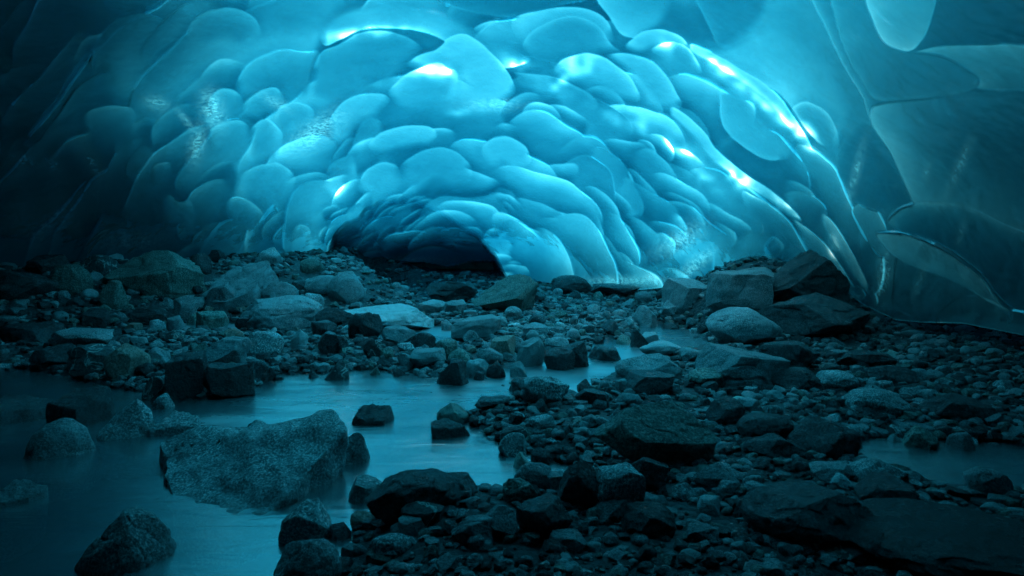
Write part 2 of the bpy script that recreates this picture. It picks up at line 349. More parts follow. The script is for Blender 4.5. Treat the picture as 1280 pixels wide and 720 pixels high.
# traced lobes: outline, painted shade at the bright edge and away from it, fall-off length in photo pixels, relief, bright edge ('top', 'bottom', 'left', 'all')
TRACED = [
 ([(540, 0), (590, 15), (635, 24), (660, 12), (700, 5), (745, 2), (760, -90), (530, -90)], 1.2, 1.3, 20, .3, 'bottom'),
 ([(845, -60), (870, 0), (885, 30), (900, 60), (920, 55), (960, 25), (975, -60)], .9, 1.15, 20, .3, 'left'),
 ([(745, -60), (745, 0), (758, 22), (772, 45), (800, 50), (830, 34), (850, 0), (840, -60)], .35, 1.0, 45, .6, 'left'),
 ([(870, 62), (910, 55), (960, 28), (1005, 22), (1030, 60), (1048, 100), (1062, 140), (1050, 190), (1020, 180), (985, 128), (950, 104)], .3, .75, 38, .5, 'left'),
 ([(420, 12), (470, -2), (540, 6), (590, 24), (640, 58), (668, 76), (640, 84), (600, 84), (565, 58), (535, 42), (490, 36), (455, 38), (438, 46), (405, 60), (400, 30)], .25, .75, 14, .5, 'bottom'),
 ([(404, 62), (430, 54), (452, 40), (490, 39), (512, 48), (528, 62), (510, 85), (490, 105), (486, 124), (420, 130), (385, 120), (392, 84)], .75, 1.0, 16, 1.1, 'top'),
 ([(293, 138), (298, 100), (318, 74), (350, 60), (380, 66), (405, 62), (395, 95), (392, 125), (350, 138)], .75, 1.05, 22, 1.0, 'top'),
 ([(230, 40), (250, 18), (290, 8), (318, 18), (330, 40), (300, 60), (250, 60)], .7, 1.1, 16, .9, 'top'),
 ([(505, 82), (520, 70), (545, 62), (560, 46), (582, 40), (606, 52), (628, 76), (640, 96), (648, 118), (600, 140), (560, 140), (545, 100)], .35, .5, 18, .6, 'top'),
 ([(482, 116), (503, 95), (531, 82), (548, 79), (559, 87), (571, 89), (574, 101), (563, 125), (548, 140), (517, 143), (496, 133)], .3, .9, 16, 1.1, 'top'),
 ([(636, 24), (660, 12), (695, 6), (730, 10), (757, 25), (768, 54), (750, 60), (700, 66), (652, 60)], .35, .55, 10, .8, 'top'),
 ([(650, 56), (665, 36), (690, 21), (720, 20), (748, 35), (762, 58), (780, 66), (740, 70), (715, 76), (690, 74), (668, 72)], .6, .95, 9, 1.0, 'top'),
 ([(688, 88), (700, 73), (730, 66), (752, 72), (782, 92), (803, 126), (770, 124), (740, 118), (716, 106)], .28, .8, 11, .9, 'top'),
 ([(750, 70), (780, 65), (812, 75), (838, 100), (856, 134), (830, 138), (805, 128), (786, 96)], .4, .75, 10, .9, 'top'),
 ([(776, 58), (800, 40), (825, 36), (850, 44), (862, 62), (835, 62), (812, 68), (790, 66)], .35, .6, 10, .8, 'top'),
 ([(806, 64), (825, 54), (845, 52), (862, 62), (880, 92), (860, 90), (838, 78)], .5, .9, 10, .8, 'top'),
 ([(641, 88), (660, 92), (690, 95), (716, 107), (736, 117), (746, 127), (744, 137), (728, 135), (700, 129), (670, 116), (650, 105)], .95, 1.0, 8, 1.3, 'top'),
 ([(428, 128), (450, 118), (480, 117), (490, 126), (478, 140), (462, 156), (430, 180), (405, 182), (408, 150)], .55, .75, 18, .8, 'top'),
 ([(455, 182), (478, 164), (510, 157), (538, 160), (545, 175), (520, 190), (480, 192)], .5, .72, 12, .9, 'top'),
 ([(500, 205), (520, 190), (545, 187), (570, 192), (588, 210), (585, 232), (560, 240), (520, 240), (502, 228)], .75, .9, 14, .8, 'top'),
 ([(445, 235), (455, 210), (480, 200), (500, 205), (505, 228), (500, 245), (470, 250)], .6, .85, 14, .9, 'top'),
 ([(597, 186), (610, 172), (632, 168), (655, 180), (665, 200), (640, 216), (605, 208)], .5, .72, 12, .9, 'top'),
 # ridges painted bright, running down the slope
 ([(858, 52), (895, 64), (935, 90), (968, 118), (998, 152), (1020, 192), (1011, 194), (985, 166), (960, 136), (925, 106), (890, 82), (858, 66)], .3, .5, 8, .5, 'top'),
 ([(838, 128), (865, 147), (887, 165), (902, 190), (927, 214), (962, 234), (992, 260), (1004, 278), (985, 270), (955, 247), (920, 230), (893, 207), (876, 180), (855, 160), (836, 144)], .3, .5, 7, .5, 'top'),
 ([(895, 105), (925, 110), (955, 138), (980, 165), (995, 200), (960, 205), (925, 180), (900, 150)], .55, .75, 20, .6, 'left'),
 ([(985, 138), (1010, 125), (1035, 138), (1050, 168), (1055, 208), (1040, 206), (1022, 180), (1002, 155)], .3, .9, 9, .9, 'top'),
 ([(995, 180), (1020, 188), (1045, 210), (1062, 250), (1088, 295), (1070, 320), (1045, 280), (1015, 240), (998, 215)], .35, .8, 10, .9, 'top'),
 ([(925, 232), (955, 248), (985, 272), (1005, 305), (1030, 340), (1000, 320), (965, 300), (940, 275)], .5, 1.1, 8, .9, 'top'),
 ([(985, 268), (1005, 280), (1030, 300), (1050, 330), (1070, 366), (1040, 340), (1010, 310)], .3, .8, 6, .8, 'top'),
 ([(1020, 262), (1040, 275), (1060, 310), (1080, 350), (1085, 372), (1062, 345), (1040, 310)], .2, .8, 6, .8, 'top'),
 ([(1062, 258), (1078, 250), (1096, 256), (1108, 280), (1112, 320), (1095, 320), (1075, 295)], .5, .9, 10, .9, 'top'),
 # the near right-hand wall: big smooth lobes in front
 ([(1040, 212), (1060, 165), (1085, 148), (1120, 200), (1146, 254), (1105, 266), (1072, 255)], 1.2, 1.35, 10, .1, 'all'),
 ([(1000, -60), (1012, 0), (1032, 35), (1055, 85), (1075, 125), (1085, 150), (1120, 200), (1146, 256), (1120, 300), (1130, 420), (1600, 480), (1600, -90)], .75, 1.3, 7, .5, 'left'),
 ([(1160, 40), (1137, 68), (1180, 60), (1230, 56), (1420, 57), (1420, -90), (1172, -90)], 1.3, 1.6, 10, .2, 'top'),
 ([(1058, -60), (1078, 0), (1092, 36), (1108, 57), (1137, 68), (1172, 72), (1202, 82), (1222, 98), (1217, 112), (1197, 119), (1160, 126), (1088, 128), (1068, 92), (1048, 45), (1020, -60)], 1.0, 1.15, 10, .5, 'bottom'),
 ([(1072, -90), (1078, 0), (1092, 35), (1106, 55), (1137, 68), (1158, 48), (1175, 0), (1180, -90)], .35, .95, 34, .8, 'left'),
 ([(1137, 67), (1180, 59), (1230, 55), (1420, 56), (1420, 118), (1216, 115), (1225, 100), (1204, 80), (1174, 70)], .6, .95, 26, .6, 'top'),
 ([(1087, 129), (1160, 127), (1198, 120), (1218, 114), (1420, 116), (1420, 320), (1300, 300), (1150, 257), (1142, 248), (1120, 205), (1098, 170), (1085, 148)], .5, 1.25, 60, .9, 'left'),
 ([(1108, 273), (1125, 258), (1145, 250), (1172, 249), (1202, 256), (1242, 273), (1420, 360), (1420, 420), (1262, 386), (1240, 362), (1200, 322), (1160, 293), (1122, 285)], .5, 1.6, 24, 1.1, 'top'),
 ([(1112, 385), (1116, 350), (1120, 320), (1140, 318), (1192, 345), (1232, 372), (1280, 395), (1280, 430), (1160, 406)], .85, 1.15, 22, .4, 'top'),
 ([(1087, 288), (1120, 286), (1142, 289), (1167, 300), (1192, 319), (1227, 349), (1252, 377), (1264, 388), (1252, 389), (1230, 376), (1190, 352), (1160, 338), (1135, 328), (1110, 313)], .42, .8, 24, 1.2, 'top'),
 ([(1162, 406), (1177, 385), (1195, 373), (1216, 370), (1242, 378), (1262, 388), (1420, 400), (1420, 450), (1209, 412)], .6, .95, 10, 1.1, 'top'),
 # the dim left-hand wall
 ([(102, 145), (115, 133), (140, 127), (165, 130), (172, 138), (174, 172), (160, 205), (110, 195)], .45, 1.15, 16, 1.0, 'top'),
 ([(258, 128), (275, 111), (295, 111), (308, 122), (302, 150), (268, 160)], .5, 1.0, 12, .9, 'top'), ([(300, 134), (325, 112), (345, 106), (356, 120), (350, 142), (325, 155)], .5, 1.0, 12, 1, 'top'),
 ([(340, 147), (350, 130), (370, 125), (391, 132), (393, 147), (360, 168)], .5, .9, 12, 1, 'top'), ([(255, 164), (285, 150), (300, 148), (313, 157), (304, 198), (260, 198)], .5, 1.0, 14, .9, 'top'),
 ([(308, 162), (325, 148), (335, 146), (345, 155), (355, 166), (346, 202), (314, 207)], .45, 1.0, 14, 1, 'top'),
 ([(298, 218), (322, 203), (335, 202), (345, 200), (360, 208), (370, 221), (362, 252), (335, 274), (308, 264)], .5, 1.1, 14, 1, 'top'),
 ([(186, 213), (195, 204), (207, 202), (215, 204), (207, 234), (190, 236)], .3, 1.1, 5, 1, 'top'), ([(281, 252), (295, 242), (312, 246), (326, 258), (331, 272), (318, 290), (288, 290)], .5, 1.1, 10, 1, 'top'),
 ([(203, 250), (214, 244), (225, 255), (238, 251), (246, 260), (244, 296), (210, 296)], .5, 1.1, 10, 1, 'top'), ([(360, 290), (372, 280), (388, 285), (392, 310), (390, 340), (360, 340)], .5, .9, 10, 1, 'top'),
]
def chaikin(p, n=2):
    p = np.array(p, float)
    for _ in range(n):
        q = np.roll(p, -1, 0); p = np.stack([.8 * p + .2 * q, .2 * p + .8 * q], 1).reshape(-1, 2)
    return p
TRACED = [(chaikin(t[0]),) + t[1:] for t in TRACED]
FOC = np.array([600., 400.])
lobes = []
RELIEF = .13
r2 = np.random.default_rng(5)
pts = []
def size_at(x, y):
    # apparent size: far part small, near ceiling and flanks large
    rho = math.hypot((x - 610) / 1.5, y - 345)
    s = 15 + rho * .095
    if x > 1080: s += 30
    if 410 < x < 630 and 245 < y < 350: s = 10
    if x > 930 and y > 230 and x < 1100: s = min(s, 20)
    return s
tries = 0
while tries < 22000:
    tries += 1
    x, y = r2.uniform(-260, 1540), r2.uniform(-260, 372)
    s = size_at(x, y) * r2.choice([.42, .75, 1.1, 1.7], p=[.2, .28, .3, .22])
    ok = True
    for (a, b, c) in pts:
        if abs(a - x) < 90 and abs(b - y) < 90 and math.hypot((a - x) * .8, (b - y) * 1.3) < .56 * (s + c): ok = False; break
    if ok:
        pts.append((x, y, s))
        v = np.array([x, y]) - FOC; angd = math.degrees(math.atan2(-v[1], v[0]))
        angd = 90 + (angd - 90) * .75 + r2.normal(0, 11)
        ins = any(t[0][:, 0].min() < x < t[0][:, 0].max() and t[0][:, 1].min() < y < t[0][:, 1].max() and float(sdist(np.array([x]), np.array([y]), t[0])[0]) > -2 for t in TRACED)
        if ins or (x > 1072 + max(0, y - 250) * .1): continue
        lobes.append((x, y, s * r2.uniform(1.4, 2.3), s * r2.uniform(.85, 1.25), angd, r2.uniform(.6, 1.1), r2.uniform(.9, 1.04)))
def flow(l): return -math.hypot((l[0] - FOC[0]) / 1.3, l[1] - FOC[1]) - (60 if l[2] > 90 else 0)
lobes.sort(key=flow)
QQ = np.stack([PX / 60, PY / 60, 0 * PX], -1)
WX = PX + 14 * vnoise(QQ) + 2.2 * vnoise(QQ * 2.3 + 5); WY = PY + 14 * vnoise(QQ + 31.7) + 2.2 * vnoise(QQ * 2.3 + 71)
r4 = np.random.default_rng(3)
for (cx, cy, a, b, deg, rel, th) in lobes:
    m = max(a, b) * 1.9
    cols = np.where((colpx > cx - m - 40) & (colpx < cx + m + 40) & inview)[0]
    if len(cols) == 0: continue
    c0, c1 = cols[0], cols[-1] + 1
    sx, sy = PX[:, c0:c1], PY[:, c0:c1]
    rows = np.where(((sy > cy - m) & (sy < cy + m)).any(1))[0]
    if len(rows) == 0: continue
    q0, q1 = rows[0], rows[-1] + 1
    sl = (slice(q0, q1), slice(c0, c1))
    sx, sy = WX[sl], WY[sl]
    w = np.array([math.cos(math.radians(deg)), -math.sin(math.radians(deg))]); n = np.array([-w[1], w[0]])
    dx, dy = sx - cx, sy - cy
    wob = 1 + .10 * vnoise(np.stack([sx / (a * .8) + cx, sy / (a * .8), 0 * sx + cy], -1))
    q = (dx * w[0] + dy * w[1]) / (b * wob); s = (dx * n[0] + dy * n[1]) / (a * wob)
    q = np.where(q < 0, q * .55, q)
    ex = r4.uniform(1.75, 2.6); rho = (np.abs(s) ** ex + np.abs(q) ** ex) ** (1 / ex)
    px_edge = (1 - rho) * min(a, b)
    hard = smooth(-.4, 1.0, px_edge)
    soft = smooth(-.02, .34, 1 - rho)
    up = smooth(.0, .55, q / (rho + 1e-6))
    al = hard * up + soft * (1 - up)
    prof = np.clip((q + 1.05) / 2.05, 0, 1) ** 1.15 * (1 - .22 * rho ** 6) * (1 - .22 * s * s)
    sizem = min(a, b) * float(np.mean(mpp[sl])) * (1.6 if max(a, b) < 17 else 1)
    Hn = RELIEF * rel * sizem * prof
    TH[sl] = TH[sl] + .14 * smooth(-16, 0, px_edge) * (px_edge < 0) * up  # dark crease painted just above the lobe edge
    H[sl] = H[sl] * (1 - al) + (Hn + .15 * H[sl]) * al
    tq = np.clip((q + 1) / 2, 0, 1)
    if r4.random() < .78: Tn = th * (1.62 - r4.uniform(.6, 1.2) * tq ** 2.0) - r4.uniform(.0, .2) * smooth(.55, 1.0, rho) * up  # lobe painted bright along its top edge, darker below
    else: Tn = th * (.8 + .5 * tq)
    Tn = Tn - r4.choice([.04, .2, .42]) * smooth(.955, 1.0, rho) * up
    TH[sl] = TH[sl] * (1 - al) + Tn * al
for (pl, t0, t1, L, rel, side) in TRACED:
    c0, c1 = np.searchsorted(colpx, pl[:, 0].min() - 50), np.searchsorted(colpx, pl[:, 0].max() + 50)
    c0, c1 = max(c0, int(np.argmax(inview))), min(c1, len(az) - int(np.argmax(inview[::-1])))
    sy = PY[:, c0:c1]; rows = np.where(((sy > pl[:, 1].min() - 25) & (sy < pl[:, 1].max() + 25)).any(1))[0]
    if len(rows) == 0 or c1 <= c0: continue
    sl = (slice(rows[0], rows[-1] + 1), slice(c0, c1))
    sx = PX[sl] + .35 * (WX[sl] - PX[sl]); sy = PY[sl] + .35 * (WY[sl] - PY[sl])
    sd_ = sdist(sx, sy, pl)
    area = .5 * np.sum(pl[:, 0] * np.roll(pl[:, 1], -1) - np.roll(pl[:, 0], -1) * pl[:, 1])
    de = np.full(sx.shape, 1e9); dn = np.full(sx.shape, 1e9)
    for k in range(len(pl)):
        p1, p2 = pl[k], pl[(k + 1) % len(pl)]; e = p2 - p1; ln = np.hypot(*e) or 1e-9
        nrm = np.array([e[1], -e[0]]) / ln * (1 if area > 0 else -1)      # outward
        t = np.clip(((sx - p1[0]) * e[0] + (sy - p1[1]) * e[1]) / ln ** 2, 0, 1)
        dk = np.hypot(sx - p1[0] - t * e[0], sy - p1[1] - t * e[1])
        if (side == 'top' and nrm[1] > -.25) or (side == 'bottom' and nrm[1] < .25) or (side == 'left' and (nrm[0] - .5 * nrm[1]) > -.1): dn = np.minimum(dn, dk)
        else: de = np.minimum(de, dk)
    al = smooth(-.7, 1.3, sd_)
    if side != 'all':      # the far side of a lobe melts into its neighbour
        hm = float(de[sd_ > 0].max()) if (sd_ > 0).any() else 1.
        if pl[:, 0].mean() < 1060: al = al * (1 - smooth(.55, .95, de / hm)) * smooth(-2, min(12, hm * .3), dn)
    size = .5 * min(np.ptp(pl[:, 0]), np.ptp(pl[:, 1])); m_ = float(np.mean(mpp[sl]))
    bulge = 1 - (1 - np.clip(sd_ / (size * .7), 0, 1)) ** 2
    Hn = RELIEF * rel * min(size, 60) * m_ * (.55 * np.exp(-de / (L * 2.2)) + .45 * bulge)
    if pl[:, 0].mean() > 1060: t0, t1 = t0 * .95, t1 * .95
    if pl[:, 0].mean() < 1060: TH[sl] = TH[sl] + .16 * smooth(-16, 0, sd_) * (sd_ < 0) * np.exp(-(de / 14) ** 2)  # shaded crease painted outside the bright edge
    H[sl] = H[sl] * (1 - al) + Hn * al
    TH[sl] = TH[sl] * (1 - al) + (t0 + (t1 - t0) * (1 - np.exp(-de / L)) - .22 * np.exp(-de / 2.5) + (.25 if pl[:, 0].mean() < 1060 and t0 > .2 else .0)) * al  # bright edge and darker body painted into the lobe
# bright spots of daylight painted into the ice
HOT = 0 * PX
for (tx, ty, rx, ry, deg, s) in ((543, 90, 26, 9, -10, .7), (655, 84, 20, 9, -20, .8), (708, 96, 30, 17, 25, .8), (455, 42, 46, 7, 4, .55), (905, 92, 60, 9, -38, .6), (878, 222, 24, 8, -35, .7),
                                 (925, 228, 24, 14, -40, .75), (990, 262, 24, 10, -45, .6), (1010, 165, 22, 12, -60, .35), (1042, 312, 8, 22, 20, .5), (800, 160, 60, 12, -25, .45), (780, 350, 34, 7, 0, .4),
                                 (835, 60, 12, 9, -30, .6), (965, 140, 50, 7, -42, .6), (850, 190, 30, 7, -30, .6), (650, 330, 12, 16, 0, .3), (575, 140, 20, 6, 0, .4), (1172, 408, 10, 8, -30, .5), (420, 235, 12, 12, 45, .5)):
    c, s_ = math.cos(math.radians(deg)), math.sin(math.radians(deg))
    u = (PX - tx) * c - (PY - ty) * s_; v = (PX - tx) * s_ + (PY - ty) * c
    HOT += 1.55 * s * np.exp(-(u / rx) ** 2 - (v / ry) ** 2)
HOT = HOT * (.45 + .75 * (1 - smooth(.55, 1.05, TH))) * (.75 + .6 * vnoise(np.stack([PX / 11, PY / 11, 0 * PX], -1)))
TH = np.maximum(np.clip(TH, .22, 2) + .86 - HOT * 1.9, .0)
TH = TH - 1.0 * smooth(np.radians(21.5), np.radians(27), E) * smooth(-2.2, .2, Pb[..., 0]) * (1 - smooth(4.2, 5.6, Pb[..., 0])) * smooth(5.2, 7.2, Pb[..., 1])  # unseen overhead patch made clearer to send light onto the floor
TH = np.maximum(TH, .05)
fro = 0 * PX
for (tx, ty, rx, ry, deg, s) in ((265, 136, 12, 22, 15, .9), (246, 180, 9, 22, -10, .9), (395, 165, 36, 14, 35, .8), (195, 128, 14, 8, -20, .8), (232, 150, 16, 4, -50, .6), (115, 205, 10, 24, 30, .7), (65, 205, 10, 28, 40, .6),
                                 (30, 200, 34, 7, -15, .7), (120, 240, 18, 10, 60, .5), (60, 270, 45, 22, 20, .5), (160, 300, 40, 14, 0, .4), (1200, 208, 6, 38, -24, .8), (1160, 212, 4, 10, -20, .7), (1203, 288, 4, 14, -15, .6), (1070, 215, 5, 34, -15, .7),
                                 (1105, 345, 9, 30, -10, .9), (1150, 350, 5, 22, -20, .6), (345, 128, 18, 6, -30, .5), (615, 130, 34, 7, 0, .5), (850, 300, 30, 12, 30, .6), (780, 352, 50, 6, 0, .8), (870, 330, 26, 8, 40, .6), (500, 325, 60, 4, 0, .3)):
    c, s_ = math.cos(math.radians(deg)), math.sin(math.radians(deg))
    u = (PX - tx) * c - (PY - ty) * s_; v = (PX - tx) * s_ + (PY - ty) * c
    fro = np.maximum(fro, s * np.exp(-(u / rx) ** 2 - (v / ry) ** 2))
TH = TH + .5 * alc  # shade of the alcove painted into the ice
Rf = R + 2.4 * alc
Rf = np.where((np.abs(A) > .95), R, Rf)
Pf = CAM + DIR * Rf[..., None] + DISP * H[..., None]
Pf = Pf + Nb * (.012 * fbm(Pf * 4, 3))[..., None]
# underside: the foot of the ice turns back into the dark, then down below the ground
hd = np.stack([np.sin(az), np.cos(az), 0 * az], -1)
foot = Pf[0]
skirt = [foot + hd * .15 + np.array([0, 0, -.02]), foot + hd * .9 + np.array([0, 0, .06]), foot + hd * 3.2 + np.array([0, 0, .05])]
last = skirt[-1] + hd * .3; last[:, 2] = -1.0
rows_ = np.concatenate([last[None], skirt[2][None], skirt[1][None], skirt[0][None], Pf], 0)
pad = lambda q, v: np.concatenate([np.repeat(v[None], 4, 0) if np.ndim(v) else np.full((4,) + q.shape[1:], v), q], 0)
SHADEp, FRp = pad(TH, 1.6), pad(fro, 0.)  # underside painted dark as shade
nr, nc = rows_.shape[:2]
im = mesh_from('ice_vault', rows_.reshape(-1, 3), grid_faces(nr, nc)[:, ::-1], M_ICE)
for nm, arr in (('painted_shade', SHADEp), ('frost', FRp)):
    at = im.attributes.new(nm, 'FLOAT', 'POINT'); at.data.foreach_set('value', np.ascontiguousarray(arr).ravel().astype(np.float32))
ice = tag(link('ice_cave_ceiling', im), 'translucent blue scalloped glacier ice arching over the rocky stream', 'ice ceiling', kind='structure')

# unseen sheet added to block daylight; its hole places the glow on the ice
HOLE = np.array([(-5.3, 14), (-4.0, 11), (-2.8, 9.0), (-2.6, 6.5), (.5, 5.4), (3.5, 6.5), (5.0, 9.8), (5.6, 13.5), (5.6, 16), (4.8, 18.8), (3.0, 20.2), (-.3, 22.5), (-4.2, 22.5), (-5.3, 20), (-6.0, 17)], float)
xs = np.linspace(-70, 70, 401); X, Y = np.meshgrid(xs, xs + 12)
sdH = sdist(X, Y, HOLE) + .8 * fbm(np.stack([X * .8, Y * .8, 0 * X], -1), 2)
dome = 1 - ((X + 2.5) / (9.6 * 1.42)) ** 2 - ((Y - 3) / (17 * 1.35)) ** 2
Z = np.maximum(np.sqrt(np.maximum(dome, 0)) * 7.0 + .5, 1.0 + .02 * np.hypot(X, Y)) + .25 * fbm(np.stack([X * .3, Y * .3, 0 * X], -1), 3)
Fc = grid_faces(*X.shape)
keep = (sdH.ravel()[Fc].mean(1) < 0)
cm = mesh_from('light_blocker_mesh', np.stack([X, Y, Z], -1).reshape(-1, 3), Fc[keep], M_COVER)
cover = tag(link('light_blocker', cm), 'unseen sheet added above the ice cave, its hole shaping the daylight', 'glacier', kind='structure')

# ------------------------------------------------------------------ rocks
_ico = {}
def ico(sub):
    if sub not in _ico:
        b = bmesh.new(); bmesh.ops.create_icosphere(b, subdivisions=sub, radius=1)
        b.verts.ensure_lookup_table()
        _ico[sub] = (np.array([v.co[:] for v in b.verts]), np.array([[v.index for v in f.verts] for f in b.faces])); b.free()
    return _ico[sub]
SHAPES = {'ang': (17, .58, .86, .07), 'round': (12, .74, .95, .06), 'slab': (16, .55, .88, .06), 'wedge': (14, .5, .85, .065), 'block': (12, .56, .8, .055)}
def rock_verts(seed, sub, kind, half):
    r = np.random.default_rng(seed)
    V, Fc = ico(sub); V = V.copy()
    n, lo, hi, amp = SHAPES[kind]
    pl = []
    for _ in range(n):
        d = r.normal(size=3); d /= np.linalg.norm(d); pl.append((d, r.uniform(lo, hi)))
    if kind == 'slab': pl += [(np.array([r.normal() * .12, r.normal() * .12 - .1, 1.]), .5)]
    if kind == 'wedge': pl += [(np.array([r.choice([-.5, .5]), -.45, .75]), .40)]
    if kind == 'block':
        th = r.uniform(0, PI)
        for k in range(4): pl.append((np.array([math.cos(th + k * PI / 2), math.sin(th + k * PI / 2), r.normal() * .15]), .62))
        pl.append((np.array([r.normal() * .12, -.15, 1.]), .6))
    for d, o in pl:
        d = d / np.linalg.norm(d)
        e = V @ d - o
        e = np.where(e > 0, e, 0) * .97
        V = V - e[:, None] * d
    V = V + V / np.linalg.norm(V, axis=1, keepdims=True) * (amp * fbm(V * 1.9 + seed * 3.1, 3) + amp * .7 * fbm(V * 5 + seed, 3) - amp * .9 * np.maximum(0, .16 - np.abs(vnoise(V * 2.6 + seed * 1.7))) * 4)[:, None]
    mn, mx = V.min(0), V.max(0)
    V = (V - (mn + mx) / 2) / ((mx - mn) / 2)
    return V * np.asarray(half), Fc
def ground_hit(px, py):
    d = ray(px, py); d = d / np.linalg.norm(d)
    ts = np.geomspace(1.0, 60, 420)
    P = CAM + d * ts[:, None]
    gz = ground_z(P[:, 0], P[:, 1])
    k = np.where(P[:, 2] <= np.maximum(gz, 0.0))[0]
    i = k[0] if len(k) else len(ts) - 1
    t0, t1 = ts[max(i - 1, 0)], ts[i]
    for _ in range(12):
        tm = (t0 + t1) / 2; p = CAM + d * tm
        if p[2] <= max(float(ground_z(p[0], p[1])), 0.0): t1 = tm
        else: t0 = tm
    p = CAM + d * t1
    return p
def rock(name, seed, x0, x1, yt, yb, kind, mat, depth=.8, sub=None, turn=None, lift=0.):
    cx = (x0 + x1) / 2
    p = ground_hit(cx, yb); sld = np.linalg.norm(p - CAM)
    fx, fy = p[0] / np.hypot(p[0], p[1]), p[1] / np.hypot(p[0], p[1])
    wdt = (x1 - x0) * sld / F
    c = np.array([p[0] + fx * wdt * depth * .5, p[1] + fy * wdt * depth * .5])
    Dc = np.hypot(*c)
    ele = math.atan2(ray(cx, yt)[2], np.hypot(*ray(cx, yt)[:2]))
    ztop = CAM[2] + math.tan(ele) * (Dc - wdt * depth * .12)
    wdt *= (Dc / max(np.hypot(p[0], p[1]), .1)) ** .5
    zb = min(p[2], float(ground_z(c[0], c[1])))
    ztop = max(ztop, zb + .12 * wdt)
    hgt = ztop - zb
    zlow = zb - max(.25 * hgt, .04)
    half = np.array([wdt / 2, wdt * depth / 2, (ztop - zlow) / 2])
    if sub is None: sub = 6 if (x1 - x0) > 90 else 5 if (x1 - x0) > 34 else 4
    V, Fc = rock_verts(seed, sub, kind, half)
    a = -math.atan2(c[0], c[1])
    if turn: pass
    ca, sa = math.cos(a), math.sin(a)
    V = np.stack([V[:, 0] * ca - V[:, 1] * sa, V[:, 0] * sa + V[:, 1] * ca, V[:, 2]], -1)
    m = mesh_from(name, V, Fc, M[mat])
    m.set_sharp_from_angle(angle=math.radians(38))
    o = link(name, m); o.location = (c[0], c[1], (ztop + zlow) / 2 + lift)
    o['kind'] = 'thing'
    return o

GRP = {'boulder': None, 'stone': None}
